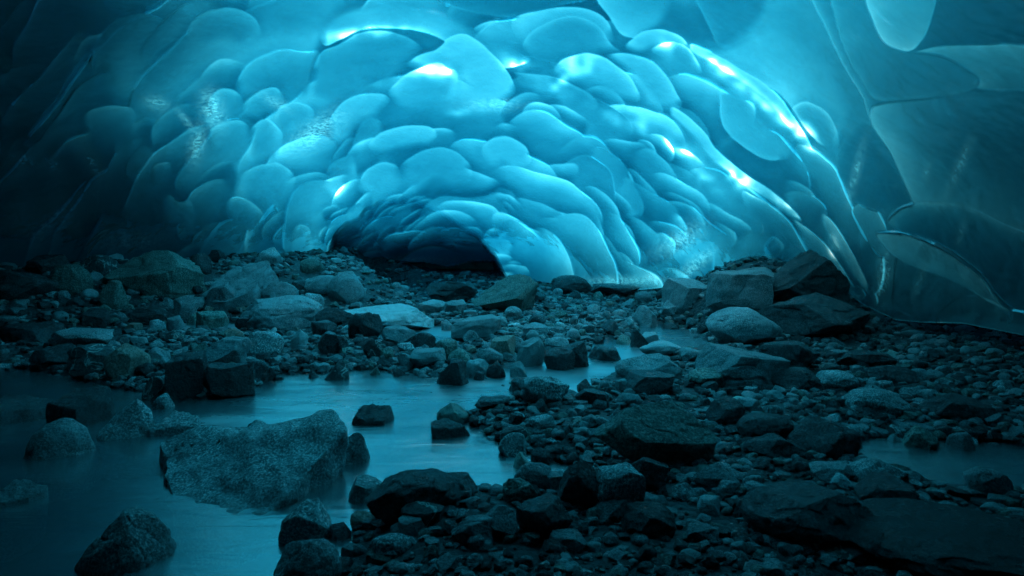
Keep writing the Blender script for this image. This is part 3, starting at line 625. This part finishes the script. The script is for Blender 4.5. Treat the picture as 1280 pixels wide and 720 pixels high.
# x0, x1, top, bottom in the photograph, shape, rock, label, short landmark phrase for the neighbours
HERO = [
 (143, 246, 313, 377, 'wedge', 'green', 'big flat-topped greenish boulder with a pale crack under its top, on the rubble bank', 'the flat-topped greenish boulder'),
 (70, 110, 330, 371, 'round', 'green', 'rounded greenish boulder with a light lower edge standing in the dark rubble', 'the rounded greenish boulder'),
 (129, 157, 350, 388, 'ang', 'green', 'upright egg-shaped boulder leaning under the flat-topped greenish boulder', 'the egg-shaped boulder'),
 (215, 262, 369, 399, 'round', 'granite', 'rounded speckled boulder at the lower corner of the flat-topped greenish boulder', 'the rounded speckled boulder'),
 (248, 284, 389, 411, 'slab', 'green', 'low brownish green stone at the edge of the narrow side channel', 'the low brownish green stone'),
 (256, 349, 326, 388, 'wedge', 'grey', 'long grey-green boulder sloping down from the foot of the ice', 'the long sloping boulder'),
 (238, 263, 316, 344, 'round', 'dark', 'small dark round boulder against the ice behind the flat-topped greenish boulder', None),
 (306, 402, 370, 412, 'round', 'grey', 'wide low grey boulder reaching into the side channel', 'the wide low grey boulder'),
 (411, 457, 339, 381, 'round', 'grey', 'tilted long grey boulder leaning beside the dark ice hollow', 'the tilted grey boulder'),
 (382, 427, 344, 371, 'round', 'grey', 'smooth grey boulder just below the tilted long grey boulder', None),
 (377, 405, 366, 388, 'round', 'granite', 'small round grey cobble above the wide low grey boulder', None),
 (103, 143, 318, 350, 'ang', 'veined', 'dark boulder crossed by a white quartz vein on the rubble bank', 'the white-veined dark boulder'),
 (0, 33, 389, 406, 'slab', 'granite', 'flat light speckled stone lying at the dark end of the side channel', 'the flat light speckled stone'),
 (105, 133, 385, 412, 'ang', 'dark', 'dark angular boulder standing at the mouth of the side channel', 'the dark channel-mouth boulder'),
 (72, 132, 411, 437, 'slab', 'granite', 'light speckled slab sloping up out of the side channel', 'the light sloping slab'),
 (95, 145, 430, 470, 'ang', 'veined', 'dark tilted boulder with streaky layers beside the pink granite stone', 'the streaky tilted boulder'),
 (138, 183, 429, 474, 'ang', 'pink', 'pinkish granite boulder standing upright at the water edge', 'the pink granite boulder'),
 (48, 96, 430, 460, 'ang', 'dark', 'black wet angular boulder half in the pool beside the streaky tilted boulder', 'the black pool-edge boulder'),
 (212, 256, 440, 498, 'block', 'dark', 'tall dark upright boulder with vertical faces rising from the pool edge', 'the tall dark upright boulder'),
 (257, 315, 454, 499, 'block', 'dark', 'big dark square-cut boulder with a scarred face at the pool edge', 'the dark square-cut boulder'),
 (262, 312, 423, 462, 'wedge', 'grey', 'grey wedge-shaped boulder sloping above the dark square-cut boulder', 'the grey wedge boulder'),
 (305, 354, 413, 447, 'round', 'granite', 'rough round speckled boulder by the bend of the side channel', 'the rough round boulder'),
 (282, 305, 410, 430, 'ang', 'pink', 'reddish brown stone on the side channel edge', 'the reddish brown stone'),
 (364, 385, 412, 436, 'ang', 'pale', 'pale pointed stone standing up beside a small white pebble', 'the pale pointed stone'),
 (181, 209, 470, 499, 'ang', 'veined', 'black and white mottled stone in front of the tall dark upright boulder', 'the black and white stone'),
 (193, 219, 492, 511, 'ang', 'granite', 'small grey stone in the pool under the black and white mottled stone', None),
 (310, 344, 451, 480, 'ang', 'dark', 'dark pointed boulder at the corner of the bank touching the dark square-cut boulder', 'the dark bank-corner boulder'),
 (404, 436, 452, 476, 'ang', 'veined', 'lone dark stone with pale flecks standing in the middle of the stream', 'the lone flecked stone'),
 (399, 436, 416, 443, 'ang', 'dark', 'dark flat-topped boulder with a pale edge, beside the pink and white broken stone', 'the pale-edged dark boulder'),
 (186, 211, 434, 453, 'ang', 'grey', 'grey stone lying between the pink granite boulder and the tall dark boulder', None),
 (72, 137, 489, 534, 'block', 'dark', 'bulky dark boulder standing in the shadowed pool', 'the bulky dark pool boulder'),
 (130, 186, 501, 550, 'ang', 'granite', 'speckled pointed boulder standing in the pool by the bulky dark boulder', 'the speckled pointed boulder'),
 (45, 115, 524, 572, 'round', 'granite', 'half-sunk speckled domed boulder in the shadowed pool', 'the half-sunk speckled dome'),
 (-20, 66, 500, 533, 'slab', 'dark', 'low flat black rock barely above the shadowed pool', 'the flat black rock'),
 (415, 468, 541, 582, 'ang', 'granite', 'speckled boulder tucked behind the corner of the huge speckled boulder', 'the tucked speckled boulder'),
 (112, 208, 641, 716, 'round', 'granite', 'speckled angular boulder lying in the darkest corner of the pool', 'the dark-corner speckled boulder'),
 (-8, 46, 604, 634, 'slab', 'grey', 'drowned grey stone just breaking the dark pool surface', None),
 (353, 413, 631, 683, 'ang', 'granite', 'speckled pointed boulder in front of the huge speckled boulder', 'the front speckled boulder'),
 (343, 422, 675, 742, 'round', 'granite', 'speckled rounded boulder cut by the bottom of the view', 'the bottom speckled boulder'),
 (461, 573, 591, 655, 'round', 'dark', 'large smooth dark boulder with a rounded back at the pool edge', 'the large smooth dark boulder'),
 (503, 556, 631, 665, 'ang', 'veined', 'pale-flecked dark stone resting against the large smooth dark boulder', 'the pale-flecked dark stone'),
 (433, 493, 508, 533, 'slab', 'dark', 'flat dark slab lying low in the middle of the stream', 'the flat dark midstream slab'),
 (546, 586, 503, 531, 'round', 'cream', 'smooth cream coloured stone with a flat bright face in the stream', 'the smooth cream stone'),
 (539, 588, 526, 549, 'slab', 'dark', 'low black stone awash in front of the smooth cream stone', 'the low black awash stone'),
 (540, 596, 596, 624, 'slab', 'dark', 'flat dark rock at the waterline behind the large smooth dark boulder', 'the flat dark waterline rock'),
 (466, 516, 669, 698, 'round', 'granite', 'low speckled cobble below the pale-flecked dark stone', None),
 (565, 622, 649, 684, 'ang', 'grey', 'dim grey angular stone beside the pale-flecked dark stone', 'the dim grey angular stone'),
 (190, 245, 518, 545, 'slab', 'granite', 'flat speckled stone half under water behind the huge speckled boulder', None),
 (420, 546, 383, 417, 'slab', 'pale', 'long pale smooth slab lying across the head of the stream', 'the long pale slab'),
 (588, 673, 343, 394, 'wedge', 'green', 'big peaked boulder standing alone in front of the far ice', 'the big peaked boulder'),
 (532, 598, 351, 380, 'ang', 'dark', 'broad dark boulder beside the big peaked boulder under the ice hollow', 'the broad dark hollow boulder'),
 (688, 740, 344, 370, 'round', 'dark', 'dark rounded boulder against the foot of the bright ice', 'the dark ice-foot boulder'),
 (738, 800, 355, 374, 'slab', 'dark', 'long low dark rock along the foot of the bright ice', 'the long low ice-foot rock'),
 (564, 627, 394, 425, 'block', 'pale', 'pale square granite block in the middle of the stones', 'the pale square block'),
 (612, 645, 420, 450, 'block', 'pink', 'reddish square granite block standing at the pool head', 'the reddish square block'),
 (645, 681, 422, 459, 'block', 'pale', 'light grey block with a draped face next to the reddish square block', 'the light draped block'),
 (680, 719, 435, 463, 'block', 'dark', 'thick dark slab with a smooth front at the edge of the bright pool', 'the thick dark slab'),
 (696, 736, 427, 460, 'slab', 'dark', 'long dark leaning stone behind the thick dark slab', None),
 (452, 482, 422, 450, 'ang', 'veined', 'pink and white broken stone standing among dark rocks', 'the pink and white broken stone'),
 (513, 545, 416, 439, 'ang', 'dark', 'black angular stone below the end of the long pale slab', 'the black angular stone'),
 (478, 520, 408, 432, 'slab', 'grey', 'brownish grey slab under the front of the long pale slab', None),
 (497, 521, 441, 464, 'ang', 'grey', 'small sharp grey stone at the water edge', 'the small sharp grey stone'),
 (513, 558, 437, 462, 'slab', 'pale', 'broad light slab washed by the rapid', 'the broad light slab'),
 (546, 586, 450, 482, 'ang', 'dark', 'dark broken boulder with a pale stripe splitting the rapid', 'the striped dark boulder'),
 (583, 611, 449, 473, 'ang', 'pale', 'light speckled stone in the rapid beside the striped dark boulder', 'the light rapid stone'),
 (606, 632, 451, 473, 'ang', 'dark', 'dark wet stone at the lower end of the rapid', None),
 (595, 629, 435, 459, 'round', 'grey', 'grey rounded cobble below the reddish square block', None),
 (560, 588, 436, 457, 'round', 'green', 'mottled green cobble above the striped dark boulder', None),
 (648, 712, 469, 509, 'ang', 'granite', 'flat-topped grey granite boulder beside the white rapid', 'the flat-topped granite boulder'),
 (635, 662, 473, 491, 'slab', 'dark', 'low dark stone on the pool side of the flat-topped granite boulder', None),
 (637, 660, 452, 472, 'ang', 'pale', 'small pale washed stone below the light draped block', None),
 (769, 851, 442, 480, 'round', 'grey', 'grey domed boulder on the bank of the bright pool', 'the grey domed boulder'),
 (780, 842, 467, 498, 'slab', 'dark', 'dark flat ledge in front of the grey domed boulder', 'the dark flat ledge'),
 (717, 762, 487, 509, 'slab', 'dark', 'low dark boulder just below the white rapid', 'the low dark rapid boulder'),
 (653, 686, 404, 423, 'slab', 'grey', 'smooth grey stone behind the light draped block', None),
 (788, 812, 411, 434, 'ang', 'dark', 'dark upright stone where the far channel narrows', 'the dark channel stone'),
 (735, 780, 434, 451, 'slab', 'dark', 'low dark stone surrounded by the bright pool', 'the low bright-pool stone'),
 (520, 559, 375, 392, 'slab', 'pale', 'light flat stone just behind the long pale slab', None),
 (556, 584, 375, 393, 'slab', 'grey', 'grey flat stone below the broad dark hollow boulder', None),
 (884, 972, 385, 433, 'round', 'grey', 'rounded grey boulder with a dark crack below the rock slope', 'the rounded cracked boulder'),
 (950, 1075, 367, 428, 'wedge', 'dark', 'large dark wedge boulder below the edge of the ice', 'the large dark wedge'),
 (828, 890, 348, 394, 'block', 'grey', 'dim square boulder at the foot of the ice beside the rock slope', 'the dim square boulder'),
 (884, 962, 334, 392, 'block', 'grey', 'tall dim boulder of the rock slope under the dark ice', 'the tall dim boulder'),
 (948, 1052, 312, 384, 'wedge', 'dark', 'huge dark rock mass rising under the bright ice ridge', 'the huge dark rock mass'),
 (872, 980, 434, 488, 'slab', 'grey', 'broad flat grey slab with a broken corner below the rounded cracked boulder', 'the broad flat grey slab'),
 (1062, 1130, 487, 522, 'round', 'granite', 'smooth speckled long boulder in the shadowed gravel', 'the smooth speckled long boulder'),
 (1021, 1068, 464, 491, 'round', 'granite', 'rounded light-topped boulder in the shadowed gravel', 'the rounded light-topped boulder'),
 (950, 1020, 427, 470, 'slab', 'dark', 'long dim slab sloping away below the large dark wedge', 'the long dim slab'),
 (968, 1024, 461, 490, 'ang', 'dark', 'dim angular block between the broad flat slab and the light-topped boulder', None),
 (911, 937, 496, 508, 'round', 'cream', 'small white oval pebble beside the black hump-backed boulder', 'the white oval pebble'),
 (747, 891, 509, 590, 'wedge', 'green', 'large greenish banded boulder on the gravel bar', 'the large greenish boulder'),
 (643, 690, 580, 614, 'round', 'grey', 'smooth dim rounded boulder at the edge of the shallow inlet', 'the smooth dim boulder'),
 (695, 748, 578, 638, 'ang', 'dark', 'black wet boulder between the smooth dim boulder and the light-topped block', 'the black wet boulder'),
 (737, 804, 583, 645, 'block', 'granite', 'square boulder with a light speckled top below the large greenish boulder', 'the light-topped block'),
 (646, 714, 626, 680, 'block', 'dark', 'dark square block with a flat top in the shadows', 'the dark square block'),
 (884, 929, 499, 538, 'round', 'dark', 'black hump-backed boulder on the gravel bar', 'the black hump-backed boulder'),
 (924, 989, 518, 556, 'round', 'dark', 'smooth dark oval boulder next to the black hump-backed boulder', 'the smooth dark oval boulder'),
 (984, 1066, 526, 572, 'wedge', 'dark', 'dark ridged boulder tapering into the shadowed pool', 'the dark ridged boulder'),
 (934, 1001, 546, 576, 'ang', 'dark', 'dark boulder with a glinting edge in front of the dark oval boulder', 'the glinting dark boulder'),
 (869, 921, 582, 616, 'wedge', 'grey', 'grey stone with a light folded top in front of the large greenish boulder', 'the folded grey stone'),
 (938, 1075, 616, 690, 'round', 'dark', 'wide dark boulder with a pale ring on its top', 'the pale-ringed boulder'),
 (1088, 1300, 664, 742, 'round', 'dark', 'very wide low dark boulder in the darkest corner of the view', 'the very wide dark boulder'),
 (1060, 1124, 575, 608, 'ang', 'granite', 'speckled flat boulder on the edge of the shadowed pool', 'the speckled shadow-pool boulder'),
 (1015, 1062, 582, 606, 'slab', 'grey', 'lighter grey stone beside the speckled shadow-pool boulder', None),
 (780, 834, 571, 618, 'ang', 'dark', 'black angular boulder leaning on the light-topped block', 'the black leaning boulder'),
 (688, 732, 666, 692, 'slab', 'grey', 'small dim slab in front of the dark square block', None),
 (778, 842, 634, 674, 'slab', 'dark', 'layered dark slab below the light-topped block', 'the layered dark slab'),
 (679, 714, 556, 577, 'ang', 'dark', 'dark split stone awash in the shallow inlet', 'the dark split stone'),
 (640, 666, 566, 586, 'ang', 'cream', 'white quartz stone gleaming at the edge of the shallow inlet', 'the white quartz stone'),
 (1076, 1138, 600, 634, 'slab', 'dark', 'flat dark rock at the near edge of the shadowed pool', 'the flat dark shadow rock'),
 (593, 640, 497, 517, 'slab', 'dark', 'mossy dark flat stone at the tip of the gravel bar', 'the mossy dark flat stone'),
 (860, 902, 462, 488, 'slab', 'green', 'mottled low stone on the edge of the broad flat grey slab', None),
 (1020, 1056, 546, 566, 'slab', 'dark', 'thin dark flake by the dark ridged boulder', None),
 (625, 660, 534, 560, 'ang', 'veined', 'dark mottled boulder with a brown patch at the gravel bar edge', 'the brown-patched boulder'),
 (800, 850, 428, 446, 'slab', 'pale', 'pale flat stone lying behind the grey domed boulder', None),
 (850, 880, 436, 452, 'slab', 'grey', 'small flat grey stone at the far channel mouth', None),
 (1052, 1112, 440, 462, 'slab', 'dark', 'long flat rock fading into the dark under the ice', None),
 (1084, 1140, 458, 484, 'ang', 'dark', 'dim dark stone behind the smooth speckled long boulder', None),
 (1160, 1230, 495, 530, 'ang', 'dark', 'barely lit dark boulder above the shadowed pool', 'the barely lit boulder'),
 (1116, 1160, 530, 548, 'slab', 'grey', 'thin light-edged stone at the head of the shadowed pool', None),
 (0, 60, 336, 378, 'ang', 'dark', 'dark jagged boulder against the darkest ice', 'the jagged dark boulder'),
 (40, 84, 318, 345, 'ang', 'dark', 'black boulder wedged at the foot of the frosty ice', 'the black frosty-ice boulder'),
 (14, 70, 405, 428, 'slab', 'dark', 'wide black ledge at the dark end of the side channel', None),
 (160, 205, 384, 408, 'ang', 'dark', 'dark jagged stone under the overhang of the flat-topped boulder', 'the jagged overhang stone'),
 (262, 306, 355, 392, 'ang', 'grey', 'cracked grey boulder below the long sloping boulder', 'the cracked grey boulder'),
 (330, 372, 352, 384, 'ang', 'grey', 'dim grey boulder at the lower end of the long sloping boulder', None),
 (436, 478, 390, 424, 'ang', 'dark', 'dark reddish boulder at the near end of the long pale slab', 'the dark slab-end boulder'),
 (396, 440, 384, 410, 'ang', 'dark', 'dark rubble boulder above the pale-edged dark boulder', 'the dark rubble boulder'),
]
heroes = []
SEEDS = {}
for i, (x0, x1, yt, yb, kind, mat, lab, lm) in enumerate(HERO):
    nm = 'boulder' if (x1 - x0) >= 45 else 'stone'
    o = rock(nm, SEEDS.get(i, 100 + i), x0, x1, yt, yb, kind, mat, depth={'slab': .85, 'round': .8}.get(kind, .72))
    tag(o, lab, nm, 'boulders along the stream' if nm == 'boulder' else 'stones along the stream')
    heroes.append(((x0 + x1) / 2, (yt + yb) / 2, x0, x1, yt, yb, lm))

# the huge speckled boulder in the pool, shaped from its corners
def at_height(px, py, z):
    d = ray(px, py); return CAM + d * ((z - CAM[2]) / d[2])
def hull_rock(name, corners, mat, cuts=7, amp=.02):
    b = bmesh.new()
    P0 = [at_height(*c) for c in corners]; mid = sum(P0) / len(P0)
    for p in P0:
        b.verts.new(p); q = mid + (p - mid) * .93; b.verts.new((q[0], q[1], -.35))
    bmesh.ops.convex_hull(b, input=b.verts[:])
    for v in [v for v in b.verts if not v.link_faces]: b.verts.remove(v)
    bmesh.ops.triangulate(b, faces=b.faces[:])
    for _ in range(cuts):
        long_ = [e for e in b.edges if e.calc_length() > .03]
        if not long_: break
        bmesh.ops.subdivide_edges(b, edges=long_, cuts=1)
        bmesh.ops.triangulate(b, faces=[f for f in b.faces if len(f.verts) > 3])
    for _ in range(5): bmesh.ops.smooth_vert(b, verts=b.verts[:], factor=.5, use_axis_x=True, use_axis_y=True, use_axis_z=True)
    bmesh.ops.recalc_face_normals(b, faces=b.faces[:])
    b.normal_update()
    V = np.array([v.co[:] for v in b.verts]); Nn = np.array([v.normal[:] for v in b.verts])
    V = V + Nn * (amp * fbm(V * 3.3, 3) * 1.6 + amp * .7 * fbm(V * 11, 3))[:, None]
    c = np.array([V[:, 0].mean(), V[:, 1].mean(), 0])
    b.verts.index_update()
    Fc = np.array([[v.index for v in f.verts] for f in b.faces]); b.free()
    m = mesh_from(name, V - c, Fc, M[mat]); m.set_sharp_from_angle(angle=math.radians(40))
    o = link(name, m); o.location = c; o['kind'] = 'thing'; return o
big_b = hull_rock('boulder', [(198, 548, .14), (215, 541, .17), (330, 545, .25), (380, 522, .30), (418, 517, .35), (434, 536, .30), (432, 552, .20), (300, 533, .24),
                              (205, 585, .06), (215, 625, -.04), (228, 664, -.06), (318, 664, -.06), (330, 640, .0), (352, 612, .05), (405, 572, .12)], 'granite', amp=.04)
tag(big_b, 'huge salt-and-pepper speckled boulder with a sloping face lying in the pool', 'boulder', 'boulders along the stream')
heroes.append((318, 590, 200, 435, 517, 664, 'the huge speckled boulder'))

# smaller stones: every one on its own, each named by the landmark it lies next to
r3 = np.random.default_rng(21)
def in_hero(x, y, pad_=0):
    for h in heroes:
        if h[2] - pad_ < x < h[3] + pad_ and h[4] - pad_ < y < h[5] + pad_: return True
    return False
def wet(x, y):
    p = at_height(x, y, 0.)
    return max(float(sdist(np.array([p[0]]), np.array([p[1]]), w_)[0]) for w_ in WATER)
REG = [  # x0, x1, y0, y1, share
 (640, 1060, 480, 560, 40), (400, 700, 395, 470, 36), (640, 870, 365, 440, 36), (150, 420, 395, 480, 32), (0, 420, 320, 420, 30), (870, 1180, 440, 560, 30), (560, 1000, 560, 715, 28), (420, 640, 610, 715, 12), (900, 1280, 540, 700, 8)]
cand = []; placed = []
for (x0, x1, y0, y1, nshare) in REG:
    got = 0
    for _ in range(1500):
        if got >= nshare: break
        x, y = r3.uniform(x0, x1), r3.uniform(y0, y1)
        sz = r3.choice([13, 17, 22, 30], p=[.25, .35, .27, .13]) * (1 + max(0, y - 500) / 260)
        if in_hero(x, y + sz * .2, -2) or wet(x, y) > .12: continue
        if any(math.hypot(x - a, (y - b) * 1.4) < .55 * (sz + c) for a, b, c in placed): continue
        placed.append((x, y, sz)); got += 1
TONE = {'granite': 'speckled grey', 'grey': 'grey', 'pale': 'pale grey', 'green': 'greenish', 'dark': 'dark wet', 'veined': 'dark flecked', 'pink': 'reddish', 'cream': 'whitish'}
SHP = {'ang': 'angular stone', 'round': 'rounded cobble', 'slab': 'flat stone', 'wedge': 'wedge-shaped stone', 'block': 'blocky stone'}
lms = [h for h in heroes if h[6]]
rec = {}
for i, (x, y, sz) in enumerate(placed):
    kind = r3.choice(['ang', 'round', 'slab', 'block', 'wedge'], p=[.38, .2, .24, .1, .08])
    mat = r3.choice(['granite', 'grey', 'pale', 'green', 'dark', 'veined', 'pink', 'cream'], p=[.14, .26, .10, .10, .30, .05, .03, .02])
    hh = sz * {'slab': .45, 'round': .72}.get(kind, .75) * r3.uniform(.8, 1.2)
    o = rock('stone', 1000 + i, x - sz / 2, x + sz / 2, y - hh / 2, y + hh / 2, kind, mat, depth=r3.uniform(.7, 1.1))
    def gap(h):
        gx = max(h[2] - x, 0, x - h[3]); gy = max(h[4] - y, 0, y - h[5]); return math.hypot(gx, gy * 1.2) + .05 * math.hypot(x - h[0], y - h[1])
    h = min(lms, key=gap)
    gx = (x - h[0]) / (h[3] - h[2]); gy = (y - h[1]) / (h[5] - h[4])
    if abs(gx) > abs(gy): rel = 'to the left of' if gx < 0 else 'to the right of'
    else: rel = 'behind' if gy < 0 else 'in front of'
    rec.setdefault((TONE[mat] + ' ' + SHP[kind], h[6], rel), []).append((gap(h), o))
ORD = ['nearest', 'second', 'third', 'fourth', 'fifth', 'sixth', 'seventh', 'eighth']
for (what, lm, rel), lst in rec.items():
    lst.sort(key=lambda q: q[0])
    for k, (_, o) in enumerate(lst):
        lab = 'small %s %s %s' % (what, rel, lm)
        if len(lst) > 1: lab += ', ' + ('closest to it' if k == 0 else ORD[k] + ' from it')
        if len(lab.split()) > 16: lab = lab.replace('small ', '', 1)
        if len(lab.split()) > 16: lab = lab.replace(' to the ', ' ', 1)
        tag(o, lab, 'stone', 'small stones among the boulders')

# uncounted gravel and grit filling every gap
def gravel():
    r = np.random.default_rng(33)
    protos = {q: [rock_verts(500 + k, q, ['ang', 'round', 'slab', 'block', 'ang'][k % 5], (1, 1, 1))[0] for k in range(25)] for q in (1, 2, 3)}
    XY = []; S = []
    zones = [(-150, 1430, 326, 400, 5200, 3, 11), (-150, 1430, 390, 480, 5200, 3.5, 17), (480, 1330, 470, 600, 4600, 4, 20), (400, 1330, 590, 780, 2200, 6, 24), (600, 900, 365, 430, 1800, 3, 9), (120, 440, 400, 500, 900, 4, 12)]
    for (x0, x1, y0, y1, n, s0, s1) in zones:
        x = r.uniform(x0, x1, n); y = r.uniform(y0, y1, n); s = s0 + (s1 - s0) * r.random(n) ** 2.0
        XY.append(np.stack([x, y], -1)); S.append(s)
    XY = np.concatenate(XY); S = np.concatenate(S)
    d = FW[None] + np.array([1., 0, 0])[None] * ((XY[:, 0] - 640) / F)[:, None] + UP[None] * ((360 - XY[:, 1]) / F)[:, None]
    z = np.zeros(len(XY))
    for _ in range(14):
        t = (z - CAM[2]) / np.minimum(d[:, 2], -.004); P = CAM + d * t[:, None]
        z = .5 * z + .5 * ground_z(P[:, 0], P[:, 1])
    D = np.linalg.norm(P - CAM, axis=1)
    ok = (D < 24) & (z > -.09) & (D > 1.6)
    P, S, D = P[ok], S[ok], D[ok]
    n = 9000; a_ = np.radians(r.uniform(-46, 42, n)); D2 = 8.5 + 13.5 * r.random(n) ** .8
    P2 = np.stack([D2 * np.sin(a_), D2 * np.cos(a_), 0 * a_], -1); z2 = ground_z(P2[:, 0], P2[:, 1]); P2[:, 2] = z2
    k2 = z2 > -.06; P = np.concatenate([P, P2[k2]]); S = np.concatenate([S, (3 + 9 * r.random(n) ** 2.2)[k2]]); D = np.concatenate([D, D2[k2]])
    GZ = ground_z(P[:, 0], P[:, 1])
    VV, FF, MI, base = [], [], [], 0
    for i in range(len(P)):
        k = r.integers(25); hw = S[i] * D[i] / F / 2
        q = 1 if S[i] < 5 else 2 if S[i] < 12 else 3
        sc = hw * np.array([1, r.uniform(.7, 1.1), r.uniform(.4, .8)])
        a = r.uniform(0, 2 * PI); v = protos[q][k] * sc; tf = ico(q)[1]
        tl = r.normal(0, .3); v = np.stack([v[:, 0], v[:, 1] * math.cos(tl) - v[:, 2] * math.sin(tl), v[:, 1] * math.sin(tl) + v[:, 2] * math.cos(tl)], -1)
        v = np.stack([v[:, 0] * math.cos(a) - v[:, 1] * math.sin(a), v[:, 0] * math.sin(a) + v[:, 1] * math.cos(a), v[:, 2]], -1)
        v = v + np.array([P[i, 0], P[i, 1], GZ[i] + sc[2] * .35])
        VV.append(v); FF.append(tf + base); base += len(v); MI.append(np.full(len(tf), r.choice(5, p=[.38, .30, .14, .08, .10])))
    m = mesh_from('gravel', np.concatenate(VV), np.concatenate(FF))
    for k in ('dark', 'grey', 'green', 'pale', 'granite'): m.materials.append(M[k])
    m.polygons.foreach_set('material_index', np.concatenate(MI).astype(np.int32)); m.update()
    m.set_sharp_from_angle(angle=math.radians(40))
    tag(link('gravel', m), 'mixed gravel and small pebbles filling the gaps between the rocks', 'gravel', kind='stuff')
gravel()


# ------------------------------------------------------------------ light
w = bpy.data.worlds.new('World'); scene.world = w; w.use_nodes = True
bg = w.node_tree.nodes['Background']
sky = w.node_tree.nodes.new('ShaderNodeTexSky'); sky.sky_type = 'NISHITA'; sky.sun_disc = False
SUN_EL, SUN_AZ = math.radians(52), math.radians(18)     # azimuth from +Y towards +X
sky.sun_elevation = SUN_EL; sky.sun_rotation = SUN_AZ
w.node_tree.links.new(sky.outputs[0], bg.inputs[0]); bg.inputs[1].default_value = .05
sl = bpy.data.lights.new('sun', 'SUN'); sl.energy = 3.2; sl.angle = math.radians(36); sl.color = (1, .97, .92)
so = bpy.data.objects.new('sun', sl); COL.objects.link(so)
from mathutils import Vector
sd = Vector((math.sin(SUN_AZ) * math.cos(SUN_EL), math.cos(SUN_AZ) * math.cos(SUN_EL), math.sin(SUN_EL)))
so.rotation_euler = (-sd).to_track_quat('-Z', 'Y').to_euler()

vs = scene.view_settings
scene.display_settings.display_device = 'sRGB'
vs.view_transform = 'Standard'; vs.look = 'None'; vs.gamma = 1; vs.exposure = EXPOSURE = 3.5; vs.use_curve_mapping = False
cy = scene.cycles
scene.render.engine = 'CYCLES'
cy.use_denoising = True
try: cy.denoiser = 'OPENIMAGEDENOISE'; cy.denoising_input_passes = 'RGB_ALBEDO_NORMAL'; cy.denoising_prefilter = 'ACCURATE'
except Exception: pass
cy.max_bounces = 10; cy.diffuse_bounces = 6; cy.glossy_bounces = 3; cy.transmission_bounces = 4; cy.transparent_max_bounces = 8
cy.sample_clamp_indirect = 4.0; cy.caustics_reflective = False; cy.caustics_refractive = False
